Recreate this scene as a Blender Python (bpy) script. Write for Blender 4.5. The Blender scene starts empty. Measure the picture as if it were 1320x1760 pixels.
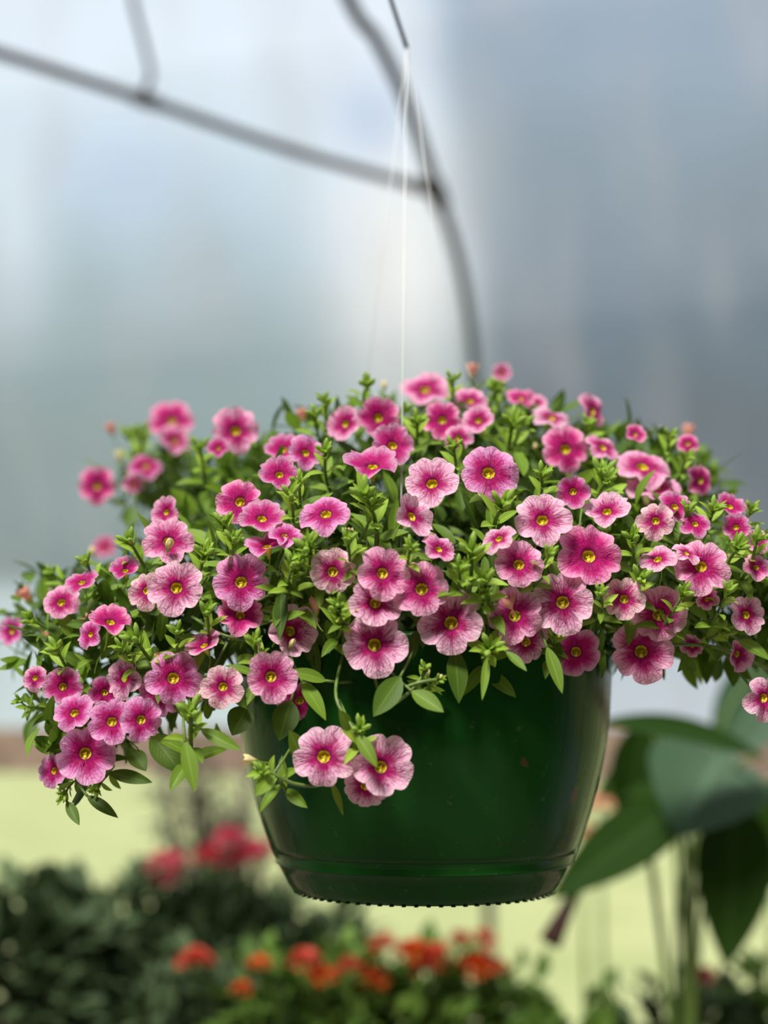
import bpy, bmesh, math, random
from mathutils import Vector, Matrix, Quaternion
random.seed(7)
PI = math.pi
scn = bpy.context.scene
col = scn.collection

# ------------------------------------------------------------------ camera
F = 2250.0
PITCH = math.atan(370/F)
CAMZ = 1.6
cd = bpy.data.cameras.new('camera')
cam = bpy.data.objects.new('camera', cd); col.objects.link(cam)
cd.sensor_fit = 'HORIZONTAL'; cd.sensor_width = 36.0; cd.lens = 36.0*F/1320.0
cam.location = (0, 0, CAMZ); cam.rotation_euler = (PI/2 + PITCH, 0, 0)
cd.clip_start = 0.02; cd.clip_end = 600
cd.dof.use_dof = True; cd.dof.focus_distance = 0.815
cd.dof.aperture_fstop = (cd.lens/1000.0)/0.020
scn.camera = cam
FW = Vector((0, math.cos(PITCH), math.sin(PITCH))); UP = Vector((0, -math.sin(PITCH), math.cos(PITCH)))
CAM = Vector((0, 0, CAMZ))
def ray(px, py):
    return FW + Vector((1, 0, 0))*((px-660)/F) + UP*((880-py)/F)
def P(px, py, Y):
    d = ray(px, py)
    return CAM + d*(Y/d.y)

# ------------------------------------------------------------------ view
scn.view_settings.view_transform = 'Standard'; scn.view_settings.look = 'None'
scn.view_settings.gamma = 1.0; scn.view_settings.use_curve_mapping = False
scn.view_settings.exposure = 0.0
scn.cycles.max_bounces = 8; scn.cycles.diffuse_bounces = 3; scn.cycles.transparent_max_bounces = 16
scn.cycles.glossy_bounces = 3; scn.cycles.transmission_bounces = 6
scn.cycles.sample_clamp_indirect = 4.0
scn.cycles.use_denoising = True
scn.cycles.caustics_reflective = False; scn.cycles.caustics_refractive = False

# ------------------------------------------------------------------ node helpers
def lin(c):
    return tuple(((x/255)/12.92 if x/255 <= .04045 else ((x/255+.055)/1.055)**2.4) for x in c)
class NT:
    def __init__(s, tree): s.t = tree; s.n = tree.nodes; s.l = tree.links
    def put(s, sock, v):
        if isinstance(v, bpy.types.NodeSocket): s.l.new(v, sock)
        elif v is not None:
            if isinstance(v, (tuple, list)) and len(v) == 3 and sock.type == 'RGBA': v = tuple(v)+(1,)
            sock.default_value = v
    def m(s, op, a, b=None, c=None, clamp=False):
        n = s.n.new('ShaderNodeMath'); n.operation = op; n.use_clamp = clamp
        for i, v in enumerate((a, b, c)):
            if v is not None: s.put(n.inputs[i], v)
        return n.outputs[0]
    def mix(s, f, a, b, blend='MIX'):
        n = s.n.new('ShaderNodeMix'); n.data_type = 'RGBA'; n.blend_type = blend; n.clamp_factor = True
        s.put(n.inputs[0], f); s.put(n.inputs[6], a); s.put(n.inputs[7], b); return n.outputs[2]
    def ss(s, x, a, b, lo=0.0, hi=1.0):
        n = s.n.new('ShaderNodeMapRange'); n.interpolation_type = 'SMOOTHSTEP'
        s.put(n.inputs[0], x); n.inputs[1].default_value = a; n.inputs[2].default_value = b
        n.inputs[3].default_value = lo; n.inputs[4].default_value = hi; return n.outputs[0]
    def ramp(s, x, pts):
        n = s.n.new('ShaderNodeValToRGB'); s.put(n.inputs[0], x); e = n.color_ramp.elements
        while len(e) < len(pts): e.new(0.5)
        for el, (p, c) in zip(e, pts): el.position = p; el.color = tuple(c)+(1,)
        return n.outputs[0]
    def noise(s, v, scale, detail=2, rough=.5, dist=0):
        n = s.n.new('ShaderNodeTexNoise'); s.put(n.inputs['Vector'], v); n.inputs['Scale'].default_value = scale
        n.inputs['Detail'].default_value = detail; n.inputs['Roughness'].default_value = rough
        n.inputs['Distortion'].default_value = dist; return n.outputs['Fac']
    def xyz(s, v):
        n = s.n.new('ShaderNodeSeparateXYZ'); s.put(n.inputs[0], v); return n.outputs
    def comb(s, x, y, z):
        n = s.n.new('ShaderNodeCombineXYZ')
        for i, v in enumerate((x, y, z)): s.put(n.inputs[i], v)
        return n.outputs[0]
    def gauss(s, x, x0, w):
        d = s.m('DIVIDE', s.m('SUBTRACT', x, x0), w)
        return s.m('MULTIPLY', d, d)
    def blob(s, x, x0, wx, y, y0, wy):
        q = s.m('ADD', s.gauss(x, x0, wx), s.gauss(y, y0, wy))
        return s.m('EXPONENT', s.m('MULTIPLY', q, -1.0))

# ------------------------------------------------------------------ sky: broken cloud, darker bank to the right
w = bpy.data.worlds.new('sky'); scn.world = w; w.use_nodes = True
w.node_tree.nodes.clear(); T = NT(w.node_tree)
tc = T.n.new('ShaderNodeTexCoord')
X, Y_, Z = T.xyz(tc.outputs['Generated'])
az = T.m('ARCTAN2', X, Y_)
hor = T.m('SQRT', T.m('ADD', T.m('MULTIPLY', X, X), T.m('MULTIPLY', Y_, Y_)))
t = T.m('DIVIDE', Z, T.m('MAXIMUM', hor, .02))
nz = T.noise(tc.outputs['Generated'], 7.0, 3, .5)
tj = T.m('ADD', t, T.m('MULTIPLY', T.m('SUBTRACT', nz, .5), .2))
tj = T.m('MULTIPLY', T.mix(T.ss(t, .1, .2), t, tj), 0.5)
L = T.ramp(tj, [(0, lin((212,226,226))), (.047, lin((208,224,224))), (.056, lin((132,148,149))), (.10, lin((146,163,163))),
                (.15, lin((154,173,177))), (.19, lin((180,202,214))), (.225, lin((206,223,234))), (.27, lin((224,236,248))),
                (.5, lin((224,234,246))), (1, lin((236,242,250)))])
R = T.ramp(tj, [(0, lin((206,214,222))), (.047, lin((190,200,210))), (.056, lin((101,109,116))), (.12, lin((106,116,126))),
                (.17, lin((114,130,143))), (.22, lin((122,142,156))), (.28, lin((140,160,180))), (.5, lin((160,180,202))), (1, lin((205,215,232)))])
edge = T.m('SUBTRACT', az, T.m('SUBTRACT', .095, T.m('MULTIPLY', t, .09)))
edge = T.m('ADD', edge, T.m('MULTIPLY', T.m('SUBTRACT', nz, .5), .06))
front = T.ss(T.m('ABSOLUTE', az), 1.5, 2.2, 1.0, 0.0)
C = T.mix(T.m('MULTIPLY', T.ss(edge, -.025, .025), front), L, R)
def add(C, c, f): return T.mix(f, C, lin(c))
C = add(C, (244,244,240), T.m('MULTIPLY', T.blob(az, .012, .055, t, .36, .12), 1.0))
C = add(C, (176,196,226), T.m('MULTIPLY', T.blob(az, -.012, .03, t, .49, .035), .75))
C = add(C, (178,200,228), T.m('MULTIPLY', T.blob(az, -.205, .06, t, .435, .035), .6))
C = add(C, (222,232,238), T.m('MULTIPLY', T.blob(az, -.29, .03, t, .38, .08), .6))
nv = T.noise(T.comb(T.m('MULTIPLY', az, 16.0), T.m('MULTIPLY', t, 5.0), 0.0), 1.0, 2)
C = T.mix(T.ss(nv, .42, .75, 0, .38), C, lin((176,176,176)))
# dark unseen band added behind the camera to cut light on the pot
rear_dim = T.m('MULTIPLY', T.ss(T.m('ABSOLUTE', az), 1.25, 1.75), T.ss(T.m('ADD', t, T.m('MULTIPLY', nz, .3)), .75, 1.05, 1.0, 0.0))
C = T.mix(rear_dim, C, lin((74,82,76)))
bg = T.n.new('ShaderNodeBackground'); T.put(bg.inputs[0], C); bg.inputs[1].default_value = 1.0
wo = T.n.new('ShaderNodeOutputWorld'); T.l.new(bg.outputs[0], wo.inputs[0])

# ------------------------------------------------------------------ sun, veiled by cloud
sd = bpy.data.lights.new('sun', 'SUN'); sd.energy = 6.0; sd.angle = math.radians(16); sd.color = (1.0, .975, .93)
sun = bpy.data.objects.new('sun', sd); col.objects.link(sun)
sun_dir = Vector((-.36, -.72, 1.02))
sun.rotation_euler = sun_dir.to_track_quat('Z', 'Y').to_euler(); sun.location = (-2, -3, 8)

# ------------------------------------------------------------------ materials
def newmat(name):
    m = bpy.data.materials.new(name); m.use_nodes = True; m.node_tree.nodes.clear()
    return m, NT(m.node_tree)
def finish(T, sh):
    o = T.n.new('ShaderNodeOutputMaterial'); T.l.new(sh, o.inputs[0])
def princ(T, c, rough=.5, spec=.5, metal=0.0, bump=None, coat=0.0):
    b = T.n.new('ShaderNodeBsdfPrincipled'); T.put(b.inputs['Base Color'], c)
    T.put(b.inputs['Roughness'], rough); b.inputs['Specular IOR Level'].default_value = spec
    b.inputs['Metallic'].default_value = metal; b.inputs['Coat Weight'].default_value = coat
    if bump is not None:
        n = T.n.new('ShaderNodeBump'); T.put(n.inputs['Height'], bump[0]); n.inputs['Strength'].default_value = bump[1]
        n.inputs['Distance'].default_value = bump[2]; T.l.new(n.outputs[0], b.inputs['Normal'])
    return b.outputs[0]
def mixsh(T, f, a, b):
    n = T.n.new('ShaderNodeMixShader'); T.put(n.inputs[0], f); T.l.new(a, n.inputs[1]); T.l.new(b, n.inputs[2]); return n.outputs[0]
def plain(name, c, rough=.6, metal=0.0, var=.15, scale=30, bump=.2, dist=.001, c2=None):
    m, T = newmat(name); tc = T.n.new('ShaderNodeTexCoord')
    n = T.noise(tc.outputs['Object'], scale, 4, .6)
    cc = T.mix(T.ss(n, .35, .7), lin(c), lin(c2) if c2 else tuple(x*(1-var*2) for x in lin(c)))
    finish(T, princ(T, cc, rough, .5, metal, (n, bump, dist))); return m
def leafmat(name, a, b, trans=.3, rough=.5, spec=.2):
    m, T = newmat(name); tc = T.n.new('ShaderNodeTexCoord')
    at = T.n.new('ShaderNodeAttribute'); at.attribute_name = 'leafv'     # x: across, y: tint, z: along
    ax, ay, azz = T.xyz(at.outputs['Vector'])
    n = T.noise(tc.outputs['Object'], 60, 2)
    c = T.mix(T.m('ADD', T.m('MULTIPLY', n, .3), T.m('MULTIPLY', ay, .8), clamp=True), lin(a), lin(b))
    rib = T.ss(T.m('ABSOLUTE', ax), .03, .12, .35, 0.0)
    c = T.mix(rib, c, tuple(min(1, x*1.6+.02) for x in lin(b)))
    side = T.m('SINE', T.m('MULTIPLY', T.m('SUBTRACT', T.m('MULTIPLY', azz, 9.0), T.m('MULTIPLY', T.m('ABSOLUTE', ax), 3.0)), 6.28))
    p = princ(T, c, rough, spec, 0, (side, .05, .0005))
    tr = T.n.new('ShaderNodeBsdfTranslucent'); T.put(tr.inputs[0], T.mix(.6, c, lin(tuple(min(255, x*1.25) for x in b))))
    finish(T, mixsh(T, trans, p, tr.outputs[0])); return m

M = {}
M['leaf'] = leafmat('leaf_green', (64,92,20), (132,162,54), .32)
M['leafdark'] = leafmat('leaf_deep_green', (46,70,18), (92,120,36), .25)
M['tip'] = leafmat('leaf_tip_green', (106,144,34), (166,194,74), .36)
M['sepal'] = leafmat('sepal_green', (104,134,48), (160,184,84), .3)
M['stem'] = plain('stem_green', (104,128,56), .5, scale=200, bump=.1)
M['bench_leaf'] = leafmat('bench_leaf', (44,60,34), (80,98,62), .15, .65, .2)
M['bench_leaf_light'] = leafmat('bench_leaf_light', (56,84,28), (100,128,50), .2, .6, .2)
M['broad_leaf'] = leafmat('broad_leaf', (24,44,8), (40,66,14), .1, .7, .08)
M['broad_leaf_grey'] = leafmat('broad_leaf_grey', (44,70,46), (72,98,70), .15, .5, .2)
M['wood'] = plain('weathered_board', (150,126,106), .8, scale=14, bump=.4, c2=(116,98,82))
M['steel'] = plain('galvanised_steel', (66,58,48), .75, 0.0, scale=50, bump=.1, c2=(46,40,32))
M['black_metal'] = plain('black_wire', (44,48,50), .4, .5, scale=60, bump=.05)
M['white_wire'] = plain('white_wire', (225,225,220), .4, 0, .03, 60, .05)
M['soil'] = plain('potting_soil', (58,44,32), .95, scale=90, bump=1, dist=.004, c2=(30,24,18))
M['terracotta'] = plain('black_nursery_pot', (40,42,42), .6, scale=20, bump=.1)
M['twig'] = plain('twig_bark', (96,86,76), .8, scale=40, bump=.3)
M['stalk_brown'] = plain('dark_red_stalk', (70,42,34), .6, scale=40, bump=.2)
def petalflat(name, a, b):
    m, T = newmat(name); tc = T.n.new('ShaderNodeTexCoord')
    n = T.noise(tc.outputs['Object'], 35, 2)
    c = T.mix(T.ss(n, .4, .65), lin(a), lin(b)); p = princ(T, c, .6, .3)
    tr = T.n.new('ShaderNodeBsdfTranslucent'); T.put(tr.inputs[0], c)
    finish(T, mixsh(T, .3, p, tr.outputs[0])); return m
M['red'] = petalflat('red_petals', (200,44,66), (226,84,112))
M['pinkred'] = petalflat('rose_petals', (214,70,104), (232,122,142))
M['orange'] = petalflat('orange_petals', (222,84,34), (226,120,44))
M['coral'] = petalflat('coral_petals', (204,72,54), (218,98,70))
M['peach'] = petalflat('peach_petals', (236,186,156), (246,208,178))
M['cream'] = petalflat('cream_bud', (238,216,150), (246,232,184))
M['salmon'] = petalflat('salmon_bud', (240,150,136), (248,196,168))

# calibrachoa corolla: veined pink, deep magenta star, pale margin
def corolla():
    m, T = newmat('veined_petal'); tc = T.n.new('ShaderNodeTexCoord'); oi = T.n.new('ShaderNodeObjectInfo')
    at = T.n.new('ShaderNodeAttribute'); at.attribute_name = 'pet'      # x: distance from the lobe's midline, y: radius 0..1
    a, v, _ = T.xyz(at.outputs['Vector'])
    x, y, z = T.xyz(tc.outputs['Object'])
    th = T.m('ARCTAN2', y, x); rr = T.m('SQRT', T.m('ADD', T.m('MULTIPLY', x, x), T.m('MULTIPLY', y, y)))
    nn = T.noise(tc.outputs['Object'], 5.0, 3, .6)
    nd = T.m('MULTIPLY', T.m('SUBTRACT', nn, .5), .5)
    rnd = T.m('MULTIPLY', oi.outputs['Random'], 37.0)
    def veins(kt, kr, w0, off):
        vo = T.n.new('ShaderNodeTexVoronoi'); vo.feature = 'DISTANCE_TO_EDGE'
        T.put(vo.inputs['Vector'], T.comb(T.m('ADD', T.m('MULTIPLY', th, kt), nd), T.m('ADD', T.m('MULTIPLY', rr, kr), nd), T.m('ADD', rnd, off)))
        vo.inputs['Scale'].default_value = 1.0
        return T.ss(vo.outputs['Distance'], 0.0, w0, 1.0, 0.0)
    v1 = T.m('MULTIPLY', veins(6.0, 1.5, .10, 0.0), T.ss(v, .5, 1.0, 1.0, .25))
    v2 = T.m('MULTIPLY', veins(15.0, 4.5, .16, 3.0), T.ss(v, .1, .9, .9, .0))
    mid = T.m('MULTIPLY', T.ss(a, .015, .06, 1.0, 0.0), T.ss(v, .5, 1.0, .9, .3))
    alpha = oi.outputs['Alpha']                                           # strength of the dark star
    pale = T.mix(.12, oi.outputs['Color'], lin((240,130,184)))
    mar = oi.outputs['Color']
    base = T.mix(T.ss(v, .55, .98), pale, T.mix(.35, mar, lin((252,226,222))))
    base = T.mix(T.ss(nn, .4, .7, 0, .3), base, lin((228,92,166)))
    reach = T.m('ADD', T.m('ADD', T.m('MULTIPLY', a, .16), nd), v)
    star = T.ss(T.m('SUBTRACT', reach, T.m('MULTIPLY', alpha, .36)), .05, .56, 1.0, 0.0)
    base = T.mix(T.m('MULTIPLY', star, 1.0), base, lin((216,18,122)))
    base = T.mix(T.ss(v, .0, .17, .72, 0), base, lin((84,4,52)))
    deep = T.mix(T.ss(v, .2, .9), lin((120,2,74)), lin((214,52,146)))
    vv = T.m('MAXIMUM', T.m('MAXIMUM', v1, v2), mid)
    front = T.mix(T.m('MULTIPLY', vv, .92), base, deep)
    back = T.mix(T.m('MULTIPLY', vv, .35), T.mix(.45, mar, lin((206,128,164))), lin((176,84,132)))
    geo = T.n.new('ShaderNodeNewGeometry')
    c = T.mix(geo.outputs['Backfacing'], back, front)
    bmp = T.m('ADD', T.m('MULTIPLY', vv, -.7), T.m('MULTIPLY', nn, .6))
    p = princ(T, c, .55, .25, 0, (bmp, .35, .02))
    tr = T.n.new('ShaderNodeBsdfTranslucent'); T.put(tr.inputs[0], c)
    finish(T, mixsh(T, .35, p, tr.outputs[0])); return m
M['petal'] = corolla()
def throatmat():
    m, T = newmat('yellow_throat'); tc = T.n.new('ShaderNodeTexCoord')
    x, y, z = T.xyz(tc.outputs['Object'])
    n = T.noise(tc.outputs['Object'], 14.0, 2)
    c = T.mix(T.ss(z, -.34, -.06), lin((170,146,28)), lin((248,216,50)))
    c = T.mix(T.ss(n, .5, .75, 0, .5), c, lin((150,128,34)))
    c = T.mix(T.ss(T.m('ADD', T.m('MULTIPLY', x, 1.0), T.m('MULTIPLY', z, .4)), -.26, -.06, .9, 0), c, lin((250,226,110)))
    p = princ(T, c, .5, .3); tr = T.n.new('ShaderNodeBsdfTranslucent'); T.put(tr.inputs[0], c)
    finish(T, mixsh(T, .25, p, tr.outputs[0])); return m
M['throat'] = throatmat()
# film
m, T = newmat('greenhouse_film'); tc = T.n.new('ShaderNodeTexCoord')
tp = T.n.new('ShaderNodeBsdfTransparent'); tp.inputs[0].default_value = (.97, .98, .985, 1)
tl = T.n.new('ShaderNodeBsdfTranslucent'); tl.inputs[0].default_value = (.93, .95, .96, 1)
finish(T, mixsh(T, .09, tp.outputs[0], tl.outputs[0])); M['film'] = m
# lawn / ground
M['lawn'] = plain('sunlit_lawn', (166,170,118), .95, scale=.6, bump=.3, dist=.02, c2=(146,154,100))
M['gravel'] = plain('gravel_floor', (150,142,128), .9, scale=40, bump=.8, dist=.01, c2=(104,98,88))
# pot plastic
m, T = newmat('green_pot_plastic'); tc = T.n.new('ShaderNodeTexCoord')
n = T.noise(tc.outputs['Object'], 9, 3); n2 = T.noise(tc.outputs['Object'], 130, 4, .6)
x, y, z = T.xyz(tc.outputs['Object'])
streak = T.noise(T.comb(T.m('MULTIPLY', T.m('ARCTAN2', y, x), 14.0), T.m('MULTIPLY', z, 6.0), 0.0), 1.0, 3)
c = T.mix(n, lin((15,52,15)), lin((26,74,24)))
c = T.mix(T.ss(n2, .64, .72, 0, .5), c, lin((70,84,60)))
c = T.mix(T.ss(T.noise(tc.outputs['Object'], 38, 1), .74, .78, 0, .7), c, lin((96,62,44)))
rg = T.m('ADD', T.ss(streak, .35, .7, .10, .2), T.ss(n2, .55, .7, 0, .2))
finish(T, princ(T, c, rg, .09, 0, (T.m('ADD', streak, T.m('MULTIPLY', n2, .15)), .25, .0012))); M['pot'] = m

# ------------------------------------------------------------------ object helpers
def tag(o, label=None, cat=None, group=None, kind=None):
    for k, v in (('label', label), ('category', cat), ('group', group), ('kind', kind)):
        if v: o[k] = v
    return o
def empty(name, loc, label, cat, group=None):
    o = bpy.data.objects.new(name, None); col.objects.link(o); o.location = loc; o.empty_display_size = .05
    return tag(o, label, cat, group)
def link_mesh(name, me, parent=None):
    o = bpy.data.objects.new(name, me); col.objects.link(o)
    if parent is not None: o.parent = parent
    return o
class MB:
    """verts / faces collector with a 3-vector attribute"""
    def __init__(s): s.v = []; s.f = []; s.a = []; s.mi = []
    def grid(s, rows, att=None, mi=0, close=False):
        b = len(s.v); n = len(rows[0])
        for i, r in enumerate(rows):
            for j, p in enumerate(r):
                s.v.append(tuple(p)); s.a.append(att[i][j] if att else (0, 0, 0))
        for i in range(len(rows)-1):
            for j in range(n if close else n-1):
                k = (j+1) % n
                s.f.append((b+i*n+j, b+i*n+k, b+(i+1)*n+k, b+(i+1)*n+j)); s.mi.append(mi)
    def tube(s, pts, rads, seg=6, mi=0, cap=True):
        pts = [Vector(p) for p in pts]; rows = []; up = None
        if not isinstance(rads, (list, tuple)): rads = [rads]*len(pts)
        for i, p in enumerate(pts):
            d = (pts[min(i+1, len(pts)-1)] - pts[max(i-1, 0)]).normalized()
            if up is None: up = d.orthogonal().normalized()
            up = (up - d*up.dot(d)).normalized(); sd_ = d.cross(up)
            rows.append([p + (up*math.cos(k*2*PI/seg) + sd_*math.sin(k*2*PI/seg))*rads[i] for k in range(seg)])
        b = len(s.v); s.grid(rows, mi=mi, close=True)
        if cap:
            s.f.append(tuple(b+k for k in range(seg))[::-1]); s.mi.append(mi)
            e = b+(len(rows)-1)*seg; s.f.append(tuple(e+k for k in range(seg))); s.mi.append(mi)
    def box(s, c, d, rot=None, mi=0):
        b = len(s.v); c = Vector(c); d = Vector(d)/2
        for sx in (-1, 1):
            for sy in (-1, 1):
                for sz in (-1, 1):
                    q = Vector((sx*d.x, sy*d.y, sz*d.z)); q = rot @ q if rot else q
                    s.v.append(tuple(c+q)); s.a.append((0, 0, 0))
        for f in ((0,1,3,2),(4,6,7,5),(0,4,5,1),(2,3,7,6),(0,2,6,4),(1,5,7,3)):
            s.f.append(tuple(b+i for i in f)); s.mi.append(mi)
    def mesh(s, name, mats, smooth=True, attr='leafv'):
        me = bpy.data.meshes.new(name); me.from_pydata(s.v, [], s.f)
        at = me.attributes.new(attr, 'FLOAT_VECTOR', 'POINT'); at.data.foreach_set('vector', [x for a in s.a for x in a])
        for mt in (mats if isinstance(mats, (list, tuple)) else [mats]): me.materials.append(mt)
        me.polygons.foreach_set('material_index', s.mi)
        if smooth: me.polygons.foreach_set('use_smooth', [True]*len(s.f))
        me.update(); return me
    def build(s, name, mats, parent=None, smooth=True):
        return link_mesh(name, s.mesh(name, mats, smooth), parent)
def bez(a, b, c, n=8):
    a, b, c = Vector(a), Vector(b), Vector(c)
    return [a*(1-t)**2 + b*2*t*(1-t) + c*t*t for t in (i/n for i in range(n+1))]
def catmull(pts, n=6):
    pts = [Vector(p) for p in pts]; q = [pts[0]*2-pts[1]] + pts + [pts[-1]*2-pts[-2]]; out = []
    for i in range(1, len(q)-2):
        for k in range(n):
            t = k/n; a, b, c, d = q[i-1], q[i], q[i+1], q[i+2]
            out.append(.5*((2*b)+(c-a)*t+(2*a-5*b+4*c-d)*t*t+(3*b-a-3*c+d)*t**3))
    out.append(pts[-1]); return out
def leaf(mb, base, d, nrm, length, width, curl=.3, fold=.25, tint=None, nl=6, blunt=.85, twist=0.0, mi=0):
    """one leaf blade from base along d, face towards nrm, drooping by curl"""
    d = Vector(d).normalized(); nrm = Vector(nrm); s = d.cross(nrm)
    if s.length < 1e-4: s = d.orthogonal()
    s.normalize(); u = s.cross(d).normalized()
    tint = random.random() if tint is None else tint
    rows = []; att = []; p = Vector(base); ang = 0.0
    for i in range(nl+1):
        t = i/nl
        wd = width*.5*(math.sin(PI*min(1, t**blunt*.985+.012))**.85)
        if i == 0: wd = width*.06
        dd = (d*math.cos(ang) - u*math.sin(ang)); uu = (u*math.cos(ang) + d*math.sin(ang))
        sw = s*math.cos(twist*t) + uu*math.sin(twist*t)
        rows.append([p - sw*wd + uu*wd*fold, p - sw*wd*.5 + uu*wd*fold*.35, p, p + sw*wd*.5 + uu*wd*fold*.35, p + sw*wd + uu*wd*fold])
        att.append([(-1, tint, t), (-.5, tint, t), (0, tint, t), (.5, tint, t), (1, tint, t)])
        p = p + dd*(length/nl); ang += curl/nl
    mb.grid(rows, att, mi=mi)
def rvec():
    while True:
        v = Vector((random.uniform(-1, 1), random.uniform(-1, 1), random.uniform(-1, 1)))
        if .05 < v.length < 1: return v.normalized()

# ------------------------------------------------------------------ setting: ground, lawn, greenhouse film wall and frame
mb = MB(); mb.grid([[(-3, -3, 0), (3, -3, 0)], [(-3, 3.6, 0), (3, 3.6, 0)]]); o = mb.build('floor', M['gravel']); o['kind'] = 'structure'
mb = MB()
mb.grid([[(-250, 3.3, -.015), (250, 3.3, -.015)], [(-250, 500, -.015), (250, 500, -.015)]])
o = mb.build('lawn', M['lawn']); o['kind'] = 'structure'

hoop_px = [(600,0,2.2), (642,60,2.3), (690,155,2.42), (722,240,2.55), (752,335,2.7), (783,430,2.85), (802,525,3.0), (813,620,3.1)]
hp = [P(*a) for a in hoop_px]
TH = math.atan2(hp[-1].x-hp[0].x, hp[-1].y-hp[0].y)
u_ = Vector((math.sin(TH), math.cos(TH), 0)); ax_ = Vector((math.cos(TH), -math.sin(TH), 0))
z0 = hp[-1]
low = [z0 + u_*.06 + Vector((0, 0, -.25)), z0 + u_*.09 + Vector((0, 0, -.55))]
base = z0 + u_*.10; base.z = 0
highs = [hp[0] - u_*.5 + Vector((0, 0, .12)), hp[0] - u_*1.3 + Vector((0, 0, .20)), hp[0] - u_*2.2 + Vector((0, 0, .16)), hp[0] - u_*3.2 + Vector((0, 0, -.1))]
path = catmull(list(reversed(highs)) + hp + low + [base], 5)
film_path = [p for p in path]
mb = MB(); rows = []
HIP = 1.56
for p in film_path:
    if p.z < HIP: break
    q = p + u_*.03 + Vector((0, 0, .02)); n = (q)
    rows.append([q + ax_*s for s in (-3.2, -2, -1, 0, 1, 2, 3.2)])
last = rows[-1]; rows.append([Vector((r.x, r.y, HIP)) for r in last])
mb.grid(rows); o = mb.build('wall_film', M['film']); o['kind'] = 'structure'

g = empty('greenhouse_hoop', base, 'grey steel pipe hoop arching down from the roof behind the hanging basket', 'greenhouse frame')
def kid(mbx, name, mat, parent, label=None, smooth=True):
    o = mbx.build(name, mat, parent, smooth); o.matrix_parent_inverse = Matrix.Translation(-parent.location)
    if label: o['label'] = label
    return o
mb = MB(); mb.tube(path, .0128, 12); kid(mb, 'pipe', M['steel'], g)
mb = MB(); j = P(752, 335, 2.7)
mb.tube([j + (hp[4]-hp[3]).normalized()*-.03, j + (hp[5]-hp[4]).normalized()*.03], .020, 12); kid(mb, 'clamp', M['steel'], g)
mb = MB(); mb.tube([base + Vector((0, 0, .0)), base + Vector((0, 0, .5))], .018, 12); kid(mb, 'ground_sleeve', M['steel'], g)
# cross pipe
a = P(-420, -35, 2.1); b = P(0, 92, 2.25); c = P(250, 172, 2.4); d = P(500, 258, 2.55); e = j + Vector((-.004, -.02, 0))
g2 = empty('cross_pipe', e, 'long straight grey steel pipe sloping across the top left to the hoop', 'greenhouse frame')
mb = MB(); mb.tube(catmull([a, b, c, d, e], 6), .0105, 10); kid(mb, 'pipe', M['steel'], g2)
mb = MB(); dd = (e-d).normalized(); mb.tube([e-dd*.06, e+dd*.015], .0155, 10); kid(mb, 'end_clamp', M['steel'], g2)
g3 = empty('brace_pipe', c, 'short thin grey brace rising from the sloping cross pipe near the top left corner', 'greenhouse frame')
mb = MB(); mb.tube(catmull([P(243,176,2.4), P(252,150,2.39), P(259,128,2.38), P(250,85,2.34), P(228,0,2.28), P(205,-110,2.2), P(190,-230,2.1)], 5), .0065, 8); kid(mb, 'pipe', M['steel'], g3)
mb = MB(); mb.tube([c-dd*.025, c+dd*.025], .0145, 10); kid(mb, 'clamp', M['steel'], g3)
# hip board
mb = MB(); R_ = Matrix.Rotation(-TH, 3, 'Z')
yb = base - u_*.035
mb.box(Vector((yb.x, yb.y, 1.54)) , (6.4, .035, .115), R_); o = mb.build('trim_1', M['wood'], smooth=False); o['kind'] = 'structure'

# ------------------------------------------------------------------ the pot
PC = P(728, 1250, .95); rimz = P(728, 1108, .95).z
def zat(py): return P(728, py if py < 1440 else 1440+(py-1440)*.86, .95).z
prof = [(.1340, rimz), (.1362, rimz-.001), (.1364, rimz-.008), (.1348, rimz-.0095), (.1335, rimz-.03), (.1318, zat(1230)), (.1282, zat(1290)), (.1210, zat(1360)),
        (.1140, zat(1415)), (.1070, zat(1462)), (.1040, zat(1480)), (.1045, zat(1482)), (.1045, zat(1485)), (.1030, zat(1487)), (.0995, zat(1505)), (.0955, zat(1525)), (.0925, zat(1538)), (.0890, zat(1543))]
pot = empty('hanging_pot', (PC.x, .95, zat(1545)), 'glossy dark green round plastic hanging pot with a raised ring near its base', 'plant pot')
O = pot.location
def ringmesh(prof, seg=96, mb=None):
    mb = mb or MB()
    mb.grid([[((r*math.cos(k*2*PI/seg)), (r*math.sin(k*2*PI/seg)), z-O.z) for k in range(seg)] for r, z in prof], close=True)
    return mb
def smooth_prof(pr, n=4):
    q = catmull([Vector((r, z, 0)) for r, z in pr], n); return [(v.x, v.y) for v in q]
mb = ringmesh(prof[3:4] + smooth_prof(prof[3:10], 4) + prof[9:10])
inner = [(r-.003, z) for r, z in reversed(prof[3:10])]
mb = ringmesh([(0.0005, zat(1462)), (.1035, zat(1462))] + inner, mb=mb)
mb.build('pot_body', M['pot'], pot)
mb = ringmesh([(.1325, rimz-.012), (.1325, rimz-.001)] + [prof[0]] + prof[1:4] + [(.1325, rimz-.0125)]); mb.build('rim', M['pot'], pot)
mb = ringmesh([(r, z) for r, z in prof[9:]] + [(.09, zat(1540)), (.0005, zat(1540))]); mb.build('base_ring', M['pot'], pot)
mb = MB()
for k in range(72):                                   # little teeth under the foot
    an = k*2*PI/72; rr = .0905
    mb.box((rr*math.cos(an), rr*math.sin(an), zat(1543)-O.z), (.0022, .0026, .0008), Matrix.Rotation(an, 3, 'Z'))
mb.build('foot_teeth', M['pot'], pot, False)
mb = MB(); seg = 48
mb.grid([[(r*math.cos(k*2*PI/seg), r*math.sin(k*2*PI/seg), rimz-.02+h-O.z) for k in range(seg)] for r, h in ((.132, 0), (.10, .006), (.05, .01), (.001, .012))], close=True)
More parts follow.
